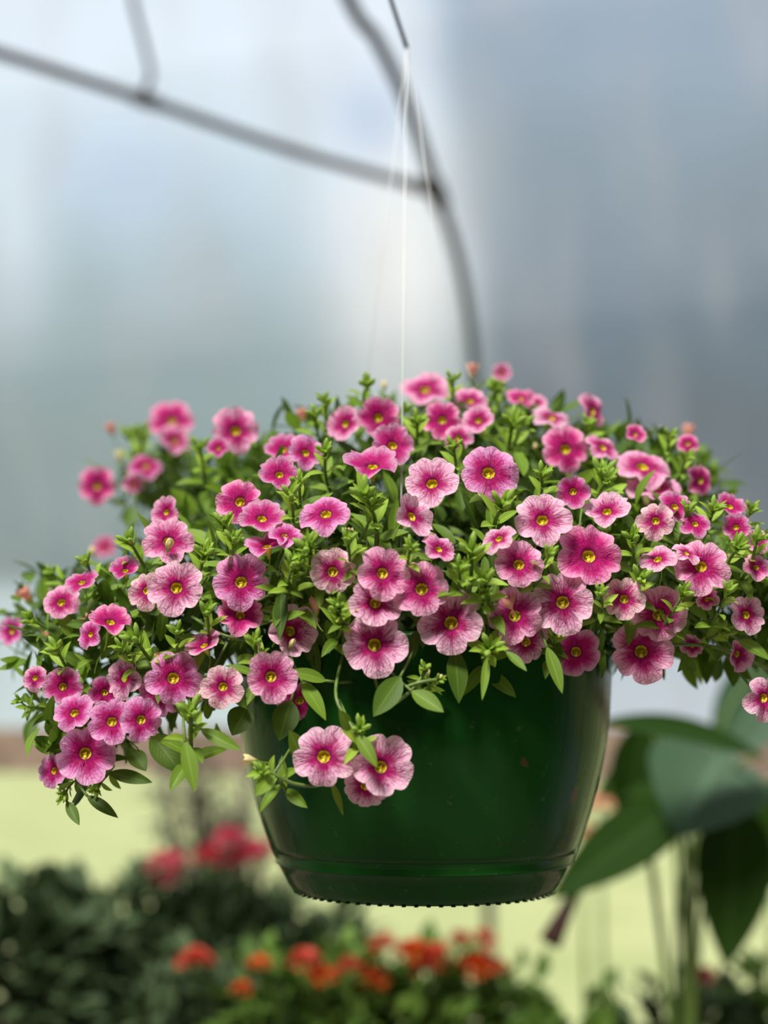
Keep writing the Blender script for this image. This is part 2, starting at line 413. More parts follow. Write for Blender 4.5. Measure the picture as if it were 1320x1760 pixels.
mb.build('soil', M['soil'], pot)
# hanger: black hook rod, three wires
top = P(699, 82, .95)
mb = MB(); h2 = P(672, 0, .95); h3 = P(640, -110, .95); h4 = P(628, -240, .95)
hk = catmull([top, h2, h3, h4, h4 + Vector((.012, 0, .03)), h4 + Vector((.035, 0, .035)), h4 + Vector((.05, 0, .015))], 6)
mb.tube([p - O for p in hk], .0017, 8)
mb.build('hanger_hook', M['black_metal'], pot)['label'] = 'dark metal hook rod'
rim_front = P(687, 1085, .83)
for tgt in (rim_front, Vector((O.x-.068, .95+.115, rimz)), Vector((O.x+.068, .95+.115, rimz))):
    mb = MB(); mb.tube([top - O, top.lerp(tgt, .5) - O, tgt - O], .0005 if tgt is rim_front else .00035, 6)
    mb.build('hanger_wire', M['white_wire'], pot)['label'] = 'thin pale hanging wire'
# overhead rail the hook hangs on
hr = h4 + Vector((.028, 0, .015))
mb = MB(); mb.tube([hr + Vector((-2.2, 0, .0)), hr + Vector((2.2, 0, 0))], .011, 12)
tag(mb.build('hanging_rail', M['steel']), 'grey steel rail above the basket that its hook hangs on', 'rail')

# ------------------------------------------------------------------ the calibrachoa
blobs = [  # centre, radii
    (P(700, 1010, .965), Vector((.225, .175, .105))),
    (P(700, 900, 1.02), Vector((.20, .14, .10))),
    (P(820, 790, 1.05), Vector((.11, .09, .062))),
    (P(1020, 880, 1.02), Vector((.12, .11, .08))),
    (P(360, 1080, .90), Vector((.105, .085, .075))),
    (P(190, 1150, .90), Vector((.07, .06, .055))),
    (P(120, 1060, 1.0), Vector((.06, .07, .04))),
    (P(320, 835, 1.16), Vector((.085, .06, .042))),
    (P(480, 850, 1.12), Vector((.10, .07, .05))),
    (P(1120, 1000, .93), Vector((.11, .11, .065))),
    (P(1290, 1040, .94), Vector((.075, .09, .05))),
    (P(1130, 850, 1.08), Vector((.06, .07, .035))),
    (P(150, 1260, .86), Vector((.035, .035, .03))),
]
def hit(px, py):
    d = ray(px, py); best = None
    for c, r in blobs:
        a = Vector((d.x/r.x, d.y/r.y, d.z/r.z)); b = CAM - c; b = Vector((b.x/r.x, b.y/r.y, b.z/r.z))
        A = a.dot(a); B = 2*a.dot(b); Cc = b.dot(b)-1; D = B*B-4*A*Cc
        if D > 0:
            t_ = (-B-math.sqrt(D))/(2*A)
            if best is None or t_*d.y < best: best = t_*d.y
    return best
plant = empty('calibrachoa_plant', (O.x, .95, rimz-.01), 'mounding trailing plant covered in veined pink flowers, filling the green hanging pot', 'flowering plant')
PO = plant.location.copy()
def kidloc(o, loc, rot=None, s=1.0):
    o.parent = plant; o.location = loc - PO
    if rot is not None: o.rotation_mode = 'QUATERNION'; o.rotation_quaternion = rot
    o.scale = (s, s, s) if not isinstance(s, (tuple, list)) else s
    return o

NA, NR = 100, 13
def flower_meshes(k):
    random.seed(100+k)
    cup = [.10, .02, .22, -.05, .30, .14][k % 6]; wav = random.uniform(.05, .10)
    lob = [random.uniform(.88, 1.08) for _ in range(5)]; tilt = [random.uniform(-.2, .16) for _ in range(5)]
    notch = random.uniform(.12, .21); nw = [random.uniform(.13, .2) for _ in range(5)]
    ph = [random.uniform(0, 6.28) for _ in range(4)]
    rows = []; att = []
    for i in range(NR):
        v = i/(NR-1); row = []; ar = []
        for j in range(NA):
            th = 2*PI*j/NA; q = (th/(2*PI)*5) % 5; l = int(q); fr = q-l      # lobe l, 0..1, midline .5
            a = abs(fr-.5)*2
            w1 = .5-.5*math.cos(2*PI*fr)
            Lr = lob[l]*w1 + (lob[l]+lob[(l+1) % 5] if fr > .5 else lob[l]+lob[(l-1) % 5])*.5*(1-w1)
            edge_d = min(fr, 1-fr)
            Rm = Lr*(1 - notch*math.exp(-(edge_d/(nw[l]*.75))**1.3) - .022*math.exp(-((fr-.5)/.07)**2) + .008*math.sin(th*13+ph[3]))
            r = .19 + (Rm-.19)*v
            z = cup*(r*r) - .10*math.exp(-(r-.19)/.07)*.8
            z += wav*math.cos(2*PI*(fr-.5)) * v**1.5 * -.8                  # lobes arch a little
            z -= .05*math.exp(-(a/.10)**2)*v*(1-v*.4)                      # crease along midline
            z += tilt[l]*w1*v**1.6
            z -= (.10 if k % 2 else .05)*max(0, v-.8)/.2*w1*.6                # margin rolls back
            z += .012*math.sin(9*th+ph[0])*v + .01*math.sin(17*th+ph[1]+5*r)*v*v
            row.append((r*math.cos(th), r*math.sin(th), z)); ar.append((a, v, l/5))
        rows.append(row); att.append(ar)
    mb = MB(); mb.grid(rows, att, close=True)
    pet = mb.mesh('corolla', M['petal'], attr='pet')
    mb = MB(); seg = 30
    def ring(r, z, lobe=.0): return [((r*(1+lobe*math.cos(5*k2*2*PI/seg)))*math.cos(k2*2*PI/seg), (r*(1+lobe*math.cos(5*k2*2*PI/seg)))*math.sin(k2*2*PI/seg), z) for k2 in range(seg)]
    mb.grid([ring(.207, -.062, .07), ring(.188, -.085, .08), ring(.172, -.15, .07), ring(.155, -.20, .03), ring(.11, -.25), ring(.01, -.27)], close=True)
    mb.grid([ring(.207, -.066, .07), ring(.198, -.12, .05), ring(.18, -.24), ring(.14, -.38), ring(.085, -.52), ring(.06, -.62)], close=True)
    mb.tube([(-.185, 0, -.085), (-.14, 0, -.10), (-.09, 0, -.13), (-.05, 0, -.19)], [.03, .062, .058, .02], 8)   # swollen lower lip
    for s in range(5):                                    # anthers and stigma
        an = s*2*PI/5+.3; rr = .045 if s else 0
        cx, cy = rr*math.cos(an), rr*math.sin(an)
        mb.tube([(cx, cy, -.26), (cx, cy, -.17)], [.01, .012], 5); mb.tube([(cx, cy, -.175), (cx, cy, -.15), (cx, cy, -.125)], [.012, .03, .012], 6)
    th_ = mb.mesh('throat', M['throat'])
    mb = MB()
    for s in range(5):
        an = s*2*PI/5+.6; dr = Vector((math.cos(an)*.32, math.sin(an)*.32, 1))
        leaf(mb, (math.cos(an)*.05, math.sin(an)*.05, -.62), dr, Vector((math.cos(an), math.sin(an), -.2)), .42, .09, -.1+.5*(s % 2), .2)
    mb.tube([(0, 0, -.60), (0, 0, -.66), (0, 0, -.72)], [.07, .075, .04], 8)
    mb.tube(bez((0, 0, -.70), (0, 0, -1.05), (-.55, .1*(k-2), -1.25), 6), [.03]*7, 6)
    cal = mb.mesh('calyx', M['sepal'])
    return pet, th_, cal
FM = [flower_meshes(k) for k in range(6)]
random.seed(21)
PALE = lin((255,204,226)); PINK = lin((255,178,214)); PURP = lin((236,150,212)); CREAM = lin((255,216,214)); HOT = lin((255,144,196)); DUSK = lin((206,126,176))
def flower(px, py, diam, nx, nz, kind='k', Y=None, var=None, deep=None):
    """centre pixel, apparent width, tilt of the face to the right / upwards"""
    if Y is None: Y = hit(px, py); Y = (Y if Y else .95) - .02
    elif hit(px, py): Y = min(Y, hit(px, py) - .012)
    loc = P(px, py, Y); vd = (loc-CAM).normalized()
    R = diam*.5*Y/F*1.03
    n0 = -vd; rt = vd.cross(Vector((0, 0, 1))).normalized(); up = rt.cross(vd)
    nx += random.uniform(-.14, .14); nz += random.uniform(-.08, .16)
    q_ = math.hypot(nx, nz)
    if q_ > .9: nx *= .9/q_; nz *= .9/q_
    k_ = math.sqrt(max(.02, 1-nx*nx-nz*nz)); nrm = (n0*k_ + rt*nx + up*nz).normalized()
    # local x points downwards so the bright lower lip of the throat is at -x = up? keep -x towards the ground
    xl = (up - nrm*up.dot(nrm)).normalized(); yl = nrm.cross(xl)
    mt = Matrix((xl, yl, nrm)).transposed()
    roll = random.choice([0, 1, 2, 3, 4])*2*PI/5 + random.uniform(-.25, .25)
    q = mt.to_quaternion() @ Quaternion((0, 0, 1), 0)
    pet, th_, cal = FM[(random.randrange(6) if var is None else var)]
    o = bpy.data.objects.new('flower' if diam >= 60 else 'small_flower', pet); col.objects.link(o)  # same open bloom, named apart only for its small apparent width
    kidloc(o, loc, q @ Quaternion((0, 0, 1), roll), R)
    c = {'p': PALE, 'k': PINK, 'u': PURP, 'c': CREAM, 'h': HOT, 'd': DUSK}[kind]
    o.color = (c[0], c[1], c[2], deep if deep is not None else {'p': .5, 'k': .75, 'u': .8, 'c': .6, 'h': 1.25, 'd': 1.1}[kind])
    t2 = bpy.data.objects.new('throat', th_); col.objects.link(t2); t2.parent = o
    t2.rotation_euler = (0, 0, -roll)
    c2 = bpy.data.objects.new('calyx', cal); col.objects.link(c2); c2.parent = o
    c2.rotation_euler = (0, 0, -roll)
    return o
FL = [
 # lower front
 (556,1300,104,0,.05,'p',.79),(655,1318,104,.05,.1,'p',.79),(628,1352,80,0,-.35,'p',.80),(643,1108,110,0,.05,'p',.79),(775,1070,112,.05,.0,'p',.79),
 (466,1163,90,0,0,'k',.79),(383,1180,74,0,.05,'c',.80),(298,1165,94,.1,.15,'u',.805),(275,1190,80,-.1,-.1,'u',.82),(192,1240,78,.0,.05,'u',.81),(243,1237,74,.35,.05,'u',.80),
 (147,1295,98,.0,.0,'u',.82),(92,1325,60,-.6,-.1,'u',.84),(127,1225,70,-.3,.3,'u',.86),(108,1180,66,-.1,.1,'d',.92),
 (213,1165,72,-.65,.05,'p',.83),(350,1108,68,-.35,.62,'k',.84),(640,1208,66,-.35,.1,'c',.83),(515,1205,72,.2,-.3,'d',.84),
 (990,1120,86,0,.0,'d',.86),(1102,1120,104,.05,.0,'k',.83),(1132,1057,98,.1,.05,'k',.825),(1072,1030,74,-.1,.05,'c',.81),
 (967,1035,108,0,.15,'p',.80),(885,1058,96,0,.05,'k',.83),(905,1105,78,.1,-.4,'p',.84),(1283,1057,68,.35,.1,'p',.83),(1268,1125,58,.65,-.2,'k',.85),(1314,1200,76,.6,0,'p',.83),
 (1190,1110,40,.2,.2,'k',.93),(1215,1030,40,-.4,.3,'k',.90),
 # middle
 (303,1010,96,0,.3,'p',.80),(252,1015,66,-.3,.2,'c',.82),(414,1000,98,.0,.1,'u',.80),(413,1056,80,0,.55,'h',.81),(290,930,90,0,.6,'k',.84),
 (572,983,82,0,.08,'c',.80),(658,985,92,.15,.2,'k',.82),(645,1036,92,.0,.15,'p',.805),(725,1012,100,0,.05,'k',.81),(500,1085,90,.3,.1,'p',.83),
 (709,887,82,.55,.25,'p',.83),(742,830,98,-.15,.5,'p',.88),(840,812,106,0,.4,'u',.88),(560,882,92,0,.8,'u',.86),(458,938,78,-.2,.72,'u',.87),
 (490,920,60,.2,.75,'u',.90),(755,943,62,.45,.65,'k',.84),(892,970,88,.15,.15,'k',.82),(857,925,62,-.3,.5,'p',.87),(932,893,98,.0,.35,'p',.83),(1013,955,112,.25,.25,'h',.81),
 (1043,878,80,0,.66,'p',.85),(1127,895,66,.1,.15,'c',.84),(1205,973,96,.15,.3,'k',.83),(1130,960,70,-.1,.75,'p',.88),(1180,950,50,.3,.6,'p',.9),
 (450,890,82,0,.74,'d',.93),(412,862,82,-.1,.4,'h',1.02),(285,880,58,-.75,.2,'k',1.0),
 # left
 (105,1035,66,-.35,.45,'k',.90),(190,1068,74,.1,.72,'h',.88),(155,1090,52,-.6,.3,'u',.9),(215,980,55,-.3,.7,'d',.97),(140,1000,60,-.2,.7,'d',1.02),(20,1085,50,-.7,.1,'u',.97),
 (60,1165,46,-.5,.2,'k',1.0),(180,1190,56,.2,.1,'d',.9),
 # back left (soft)
 (295,722,80,0,.55,'h',1.13),(405,740,84,0,.4,'k',1.10),(300,757,60,.1,.5,'k',1.11),(167,835,66,-.25,.1,'h',1.10),(228,832,36,.2,.3,'k',1.12),(250,800,60,.1,.6,'d',1.14),
 (487,772,66,-.1,.6,'d',1.10),(525,778,64,.3,.5,'u',1.08),(480,815,70,0,.7,'d',1.08),(375,770,40,.0,.6,'d',1.14),
 # top
 (730,668,90,0,.8,'k',.98),(650,718,76,.05,.15,'h',.93),(593,728,68,-.5,.35,'k',.97),(808,688,64,.1,.82,'k',1.0),(822,722,60,-.4,.5,'k',.97),(760,722,70,.1,.3,'h',1.02),
 (640,800,96,-.1,.8,'d',1.0),(675,765,80,.2,.5,'d',1.01),(788,752,50,.1,.4,'k',1.0),(862,640,36,.2,.4,'k',1.06),(895,684,56,.2,.8,'h',1.02),(920,690,46,.5,.7,'k',1.02),(948,717,70,.3,.7,'p',.97),
 (1020,706,66,.85,.25,'k',1.03),(972,772,84,.1,.3,'h',.92),(1037,768,64,.5,.7,'k',1.0),(1092,746,42,.6,.5,'h',1.08),(1105,800,100,.2,.72,'k',.98),(1126,835,100,.35,.75,'k',.94),
 (1205,826,56,.8,.1,'h',1.04),(1182,762,40,.1,.5,'h',1.10),(1160,870,60,.3,.5,'d',.98),(1265,906,50,.1,.3,'d',1.05),(1303,928,46,.5,.3,'k',1.0),(1195,900,54,.2,.6,'d',1.0),(1255,870,56,.3,.7,'d',1.12),
 (1300,975,50,.4,.5,'k',.95),(985,845,60,.0,.2,'d',.96),(180,940,40,-.3,.4,'h',1.25),
]
for f in FL:
    flower(*f[:6], Y=f[6])

# buds and spent blooms: furled cone of petals in a calyx
def bud_mesh(k):
    random.seed(300+k); mb = MB(); seg = 15
    op = [.0, .35, .6][k % 3]
    rows = []
    for i in range(8):
        t = i/7; rr = [.07, .11, .17, .25, .31, .30+op*.2, .24+op*.4, .05+op*.6][i]
        rows.append([((rr*(1+.22*math.cos(5*j*2*PI/seg+i*.25)*(t)))*math.cos(j*2*PI/seg), (rr*(1+.22*math.cos(5*j*2*PI/seg+i*.25)*t))*math.sin(j*2*PI/seg), t*1.25 + .12*math.cos(5*j*2*PI/seg+i*.25)*t*t) for j in range(seg)])
    mb.grid(rows, close=True, mi=0)
    for s in range(5):
        an = s*2*PI/5; leaf(mb, (math.cos(an)*.05, math.sin(an)*.05, -.02), Vector((math.cos(an)*.5, math.sin(an)*.5, 1)), Vector((math.cos(an), math.sin(an), 0)), .65, .16, .2, .2, mi=1)
    mb.tube(bez((0, 0, .02), (0, 0, -.5), (-.5, .1, -1.0), 6), .04, 6, mi=1)
    return mb
BM = {}
for k in range(3):
    b_ = bud_mesh(k)
    for nm in ('cream', 'salmon', 'pinkred'):
        BM[(k, nm)] = b_.mesh('bud', [M[nm], M['sepal']])
random.seed(5)
def bud(px, py, size, dx, dz, mat, Y=None, k=None, nm='bud'):
    if Y is None: Y = (hit(px, py) or .96) - .004
    loc = P(px, py, Y); s = size*Y/F*.62
    dr = Vector((dx, random.uniform(-.5, .1), dz)).normalized()
    o = bpy.data.objects.new(nm, BM[(random.randrange(3) if k is None else k, mat)]); col.objects.link(o)
    kidloc(o, loc - dr*s*.6, dr.to_track_quat('Z', 'Y'), s)
    return o
BL = [(192,740,30,-.3,.8,'salmon',1.14,2),(205,787,26,0,.8,'cream',1.13,1),(520,716,32,-.2,.9,'salmon',1.0,2),(660,664,24,0,1,'cream',.99,0),(812,640,34,.1,.9,'salmon',1.04,2),
 (1182,745,34,.2,.9,'salmon',1.10,2),(1212,790,26,.5,.6,'salmon',1.1,1),(432,1306,34,-.9,.2,'cream',.80,1),(543,1045,42,.0,.5,'salmon',.80,2),(600,922,34,0,.9,'cream',.84,1),
 (378,896,26,0,1,'cream',.9,0),(290,938,34,.2,.6,'cream',.82,0),(160,1080,60,-.7,.7,'salmon',.88,1),(78,1108,46,-.4,.7,'salmon',.93,2),(47,1026,40,-.5,.6,'salmon',.97,2),(82,1022,28,0,.8,'cream',.96,1),
 (272,1133,26,0,.8,'salmon',.82,1),(345,1198,34,.3,.7,'cream',.81,0),(745,925,36,-.7,.5,'cream',.83,0),(858,953,34,-.2,.8,'cream',.81,2),(880,1050,58,-.3,.5,'salmon',.80,2),(62,1192,30,0,.6,'salmon',.98,2),
 (875,832,46,-.4,.8,'salmon',.86,2),(822,828,34,-.5,.5,'cream',.85,1),(1004,780,26,0,1,'cream',.93,0),(1110,857,40,0,-.7,'cream',.95,0),(1095,842,44,0,.3,'salmon',.92,2),(1258,965,34,-.3,.7,'cream',.86,0),
 (620,848,26,.1,1,'cream',.84,0),(1138,745,24,0,1,'cream',1.1,0),(1280,965,30,.4,.6,'salmon',.87,1),(1287,916,20,0,.8,'cream',1.0,0),(735,1158,18,.3,.9,'cream',.795,0),(755,1165,18,.6,.6,'cream',.795,0),
 (445,1110,20,0,1,'cream',.8,0),(500,1108,26,.4,.6,'cream',.80,0),(920,770,20,0,1,'cream',.95,0),(697,878,22,0,.8,'cream',.85,0),(160,950,26,-.3,.9,'cream',1.05,0),(1185,1030,20,0,1,'cream',.88,0),(540,805,24,-.1,.9,'cream',1.05,0)]
for b_ in BL: bud(*b_)

# leafy shoots
def shoot_mesh(k):
    random.seed(500+k); mb = MB()
    H = .034; st = bez((0, 0, -H), (random.uniform(-.008, .008), random.uniform(-.008, .008), -H*.5), (0, 0, 0), 6)
    mb.tube(st, [.0013]*3+[.0011]*4, 6, mi=0)
    n = 9
    for i in range(n):                                     # stem leaves, larger downwards
        t = i/(n-1); p = st[min(6, int(t*6))]; an = i*2.4; o_ = Vector((math.cos(an), math.sin(an), 0))
        le = .024*(1-t)+.013*t; el = .25+.9*t
        d = o_*math.cos(el)+Vector((0, 0, math.sin(el)))
        leaf(mb, p, d, Vector((0, 0, 1))-o_*.3, le*random.uniform(.8, 1.15), le*.34, random.uniform(.2, .9), .3, mi=1 if t < .45 else 2, tint=random.uniform(.2, 1))
    for i in range(15):                                    # crowded young tip
        an = i*2.4+1; el = random.uniform(.55, 1.45); o_ = Vector((math.cos(an), math.sin(an), 0))
        d = o_*math.cos(el)+Vector((0, 0, math.sin(el)))
        le = random.uniform(.007, .012)
        leaf(mb, (0, 0, random.uniform(-.005, .002)), d, -o_, le, le*.27, -.2, .35, mi=2, nl=5, tint=random.uniform(.1, 1))
    for i in range(3):
        an = i*2.1+k; o_ = Vector((math.cos(an), math.sin(an), 1.4)).normalized()
        mb.tube([o_*.002, o_*.005, o_*.009, o_*.012], [.0008, .0016, .0019, .0005], 6, mi=3)
    return mb.mesh('leafy_shoot', [M['stem'], M['leaf'], M['tip'], M['sepal']])
SM = [shoot_mesh(k) for k in range(6)]
random.seed(9)
def shoot(px, py, size, dx, dz, Y=None, dy=None):
    h_ = hit(px, py)
    if Y is None: Y = (h_ or .96) - .02
    elif h_: Y = min(Y, h_ - .018)
    for _ in range(6):                                     # grow beside the blooms, not through them
        for f in FL:
            ex, ey = px-f[0], py-f[1]; dd_ = math.hypot(ex, ey) + .01; need = f[2]*.52 + size*.3
            if dd_ < need and abs(f[6]-Y) < .15: px += ex/dd_*(need-dd_)*.6; py += ey/dd_*(need-dd_)*.6
    s = size*1.1*Y/F/.026
    dr = Vector((dx, random.uniform(-1.5, -.7) if dy is None else dy, dz)).normalized()
    o = bpy.data.objects.new('leafy_shoot', random.choice(SM)); col.objects.link(o)
    kidloc(o, P(px, py, Y), dr.to_track_quat('Z', 'Y') @ Quaternion((0, 0, 1), random.uniform(0, 6.28)), s)
SL = [(615,862,85,-.2,1,.85),(545,915,75,-.5,.8,.84),(478,950,80,.1,1,.81),(500,975,60,.4,.8,.80),(448,1098,62,0,.9,.79),(810,945,85,.1,1,.81),(860,860,80,.2,1,.84),(838,1000,70,-.3,.8,.80),(856,1105,78,0,.3,.79),
 (322,1222,80,.1,.7,.79),(100,1120,62,-.4,.8,.91),(225,1095,70,-.5,.7,.86),(248,945,62,-.4,.9,.85),(330,950,66,.2,.9,.83),(622,1252,62,.1,.8,.78),(455,1330,62,-.5,.5,.785),(728,1152,40,.1,1,.79),(752,1170,36,.8,.5,.79),
 (630,1050,64,.2,.9,.79),(590,1030,52,-.5,.7,.795),(880,735,80,.1,1,.95),(900,720,60,.4,.8,.98),(1030,822,80,.1,.9,.90),(1125,1010,66,0,.8,.82),(1255,965,66,.1,.9,.86),(1300,965,60,.2,1,.88),(545,720,56,-.2,1,1.02),(580,715,46,0,1,1.02),
 (225,755,60,-.3,.9,1.13),(260,770,60,0,1,1.14),(345,775,60,0,1,1.12),(480,870,60,.1,1,.93),(385,905,60,0,1,.9),(760,690,50,0,1,1.0),(840,665,56,-.3,.9,1.03),(860,672,50,.4,.9,1.04),(700,690,40,0,1,1.0),(1145,760,46,.1,1,1.09),
 (1185,800,50,.2,1,1.08),(1225,880,60,.2,1,1.02),(1290,880,50,.3,.9,1.1),(1020,740,50,.2,.9,1.0),(1180,880,50,.1,.9,1.0),(150,970,50,-.3,.9,1.03),(95,1000,46,-.5,.8,1.02),(40,1075,50,-.7,.5,.97),(35,1205,36,-.5,.2,.99),
 (165,1350,40,-.3,-.7,.84),(105,1350,40,-.5,-.6,.84),(640,870,56,.4,.9,.87),(520,930,56,.3,.9,.84),(700,930,54,.1,.9,.86),(780,975,60,.2,.9,.82),(905,960,50,.4,.9,.83),(960,1090,46,.1,.6,.84),(1170,1015,56,.4,.8,.86),
 (640,690,56,-.1,1,1.03),(720,740,60,.1,1,.99),(780,775,56,-.1,1,.96),(930,820,60,.1,.9,.93),(560,780,56,-.1,1,1.02),(520,840,60,0,1,.96),(1060,850,50,.2,.9,.92),(1215,1010,50,.3,.8,.88),(1240,1090,56,.6,.3,.88),(205,1110,50,-.3,.7,.9),
 (370,1060,56,.2,.6,.82),(420,940,56,.1,.9,.84),(310,1090,50,-.1,.7,.84),(575,945,56,.1,.9,.83),(820,1040,50,.1,.6,.81),(1000,1000,46,0,.9,.83),(1110,930,60,-.2,.8,.86)]
for s_ in SL: shoot(*s_)

# single leaves that stand clear of the mound
def one_leaf(px, py, qx, qy, Y, wpx, mat='leaf', curl=.3, nrm=None, Y2=None):
    a = P(px, py, Y); b = P(qx, qy, Y2 or Y-.01); le = (b-a).length
    mb = MB(); n = nrm or Vector((0.15, -1, .45))
    leaf(mb, Vector((0, 0, 0)), (b-a), n, le*(1+curl*.1), wpx*.92*Y/F, curl, .22, nl=9, twist=random.uniform(-.4, .4), tint=random.uniform(.3, .8))
    pl = a-PO; mb.tube([Vector((0, 0, 0)), -(b-a).normalized()*.01 + Vector((0, .006, .002)), -(b-a).normalized()*.02+Vector((0, .02, .006))], .0009, 6, mi=1)
    o = link_mesh('leaf', mb.mesh('leaf', [M[mat], M['stem']])); kidloc(o, a)
LL = [(345,1253,420,1297,.80,26,'leaf',-.3),(318,1275,335,1355,.79,30,'leaf',.3),(188,1328,262,1345,.83,26,'leafdark',0),(262,1262,310,1325,.84,52,'leafdark',.2),(115,1378,136,1417,.84,20,'leafdark',.1),(150,1368,202,1404,.84,22,'leafdark',.1),
 (58,1232,45,1280,.97,26,'leafdark',.1),(228,872,222,910,1.08,30,'leafdark',.1),(484,1010,481,1098,.80,26,'leafdark',.1),(782,1118,790,1205,.80,42,'leafdark',.2),(940,1112,968,1188,.80,26,'leaf',.2),(838,1125,830,1200,.79,16,'leaf',.2),
 (708,1188,762,1222,.785,34,'leaf',.1),(688,1163,640,1236,.785,46,'leafdark',-.2),(520,1172,560,1232,.80,32,'leaf',.3),(520,1305,498,1256,.80,34,'leaf',.1),(470,1330,440,1365,.785,30,'leaf',.2),(570,1345,590,1395,.81,14,'leaf',.4),
 (1210,1110,1215,1175,.92,34,'leafdark',.1),(1255,1120,1262,1180,.92,34,'leafdark',.1),(425,1215,400,1260,.84,50,'leafdark',.3),(500,1205,480,1270,.83,50,'leafdark',.2),(612,1262,648,1312,.775,26,'leaf',.4),(600,1255,585,1222,.785,26,'leaf',.2),
 (560,1170,500,1150,.80,26,'leaf',.3),(1165,940,1230,960,.84,22,'leaf',.3),(1200,1015,1180,1000,.85,26,'leaf',.2),(870,1120,905,1150,.79,18,'leaf',.2),(480,1065,520,1050,.80,20,'leaf',.3),
 (610,1005,570,1000,.80,22,'leaf',.4),(280,1140,230,1170,.84,44,'leafdark',.2),(200,1085,175,1130,.87,30,'leaf',.3),(210,1150,160,1190,.87,44,'leafdark',.2),(1185,1040,1215,1065,.84,28,'leaf',.2),(1270,1100,1325,1130,.84,32,'leaf',.3),
 (930,1090,965,1135,.82,40,'leafdark',.3),(225,1290,250,1322,.85,34,'leafdark',.2),(330,780,350,830,1.08,34,'leafdark',.2),(570,1000,605,985,.79,20,'leaf',.3),(670,945,740,955,.82,18,'leaf',.4),(810,1030,850,1045,.80,24,'leaf',.3)]
random.seed(31)
for l_ in LL: one_leaf(*l_)

# stems: from the pot out to the shoots and the trailing ends
root_pts = [Vector((O.x+random.uniform(-.05, .05), .95+random.uniform(-.05, .03), rimz-.015)) for _ in range(12)]
ends = [(150,1360,.85),(125,1380,.85),(100,1350,.84),(62,1225,.98),(320,1235,.80),(1300,1150,.86),(1240,1100,.87),(860,1115,.80),(60,1110,.95),
        (220,1100,.87),(1290,980,.88),(300,760,1.12),(240,780,1.13),(620,880,.86),(480,980,.81),(165,850,1.12),(1185,800,1.07),(1000,900,.86),(845,670,1.03),(120,1280,.85),(1318,1210,.85)]
for i, e_ in enumerate(ends):
    q = P(*e_); r0 = root_pts[i % 12]
    mid = r0.lerp(q, .55); mid.z = r0.z*.35+q.z*.65-.01
    if q.z < rimz+.02: # must clear the rim, then hang
        out = (Vector((q.x, q.y, 0))-Vector((O.x, .95, 0))); out.normalize()
        mid = Vector((O.x, .95, rimz+.025)) + out*max(.13, (Vector((q.x, q.y))-Vector((O.x, .95))).length*.7)
    mb = MB(); pts = catmull([r0, mid, q], 8); mb.tube([p-PO for p in pts], [.0013-.0005*k/len(pts) for k in range(len(pts))], 6)
    kidloc(mb.build('stem', M['stem']), PO)

for st_ in ([(640,1120,.82),(648,1180,.815),(668,1212,.80),(705,1188,.79),(735,1150,.79)], [(590,1120,.83),(578,1200,.79),(620,1265,.785)], [(700,1180,.79),(725,1172,.788),(752,1168,.79)],
            [(620,1290,.80),(560,1345,.80),(510,1348,.79),(470,1330,.785),(455,1320,.785)], [(620,1262,.785),(635,1290,.80),(610,1320,.80)],
            [(300,1215,.82),(325,1240,.80),(345,1252,.80)], [(440,1105,.82),(380,1090,.82),(330,1060,.84)], [(1040,1075,.84),(1120,1105,.84),(1230,1112,.85),(1320,1150,.86)]):
    mb = MB(); mb.tube([p-PO for p in catmull([P(*q) for q in st_], 6)], .0011, 6); kidloc(mb.build('stem', M['stem']), PO)
# dense foliage that fills the mound
random.seed(77)
mb = MB()
Z = Vector((0, 0, 1))
vols = [(r.x*r.y+r.x*r.z+r.y*r.z) for c, r in blobs]; tot = sum(vols)
for (c, r), v_ in zip(blobs, vols):
    for i in range(int(8200*v_/tot)):
        n = rvec(); k = random.uniform(.12, 1.0)**.6
        if n.y > .5 and random.random() < .5: continue
        p = c + Vector((n.x*r.x, n.y*r.y, n.z*r.z))*k*.90
        ra = math.hypot(p.x-O.x, p.y-.95)
        if p.z < rimz+.004 and ra < .152: continue
        d = (n*.45 + rvec()*.8 + Z*.25).normalized()
        le = random.uniform(.014, .030)
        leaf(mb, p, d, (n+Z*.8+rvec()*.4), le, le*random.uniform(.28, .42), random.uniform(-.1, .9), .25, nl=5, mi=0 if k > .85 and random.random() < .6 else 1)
        if random.random() < .15 and p.z > rimz+.03:
            mb.tube([p, p - d*.012 - Z*.006, p - d*.022 - Z*.016], .0008, 4, mi=2, cap=False)
for i in range(420):                                    # skirt of leaves that hides the rim
    an = random.uniform(0, 2*PI); o_ = Vector((math.cos(an), math.sin(an), 0)); h = random.uniform(-.004, .05)
    p = Vector((O.x, .95, rimz)) + o_*(.138+random.uniform(0, .008)) + Z*h
    d = (o_*random.uniform(-.3, .2) - Z*random.uniform(.2, 1.0) + rvec()*.25); le = random.uniform(.016, .030)
    leaf(mb, p, d, o_+Z*.3, le, le*.36, .3, .2, nl=5, mi=1)
fo = mb.build('foliage', [M['leaf'], M['leafdark'], M['stem']]); kidloc(fo, Vector((0, 0, 0))); fo['kind'] = 'stuff'
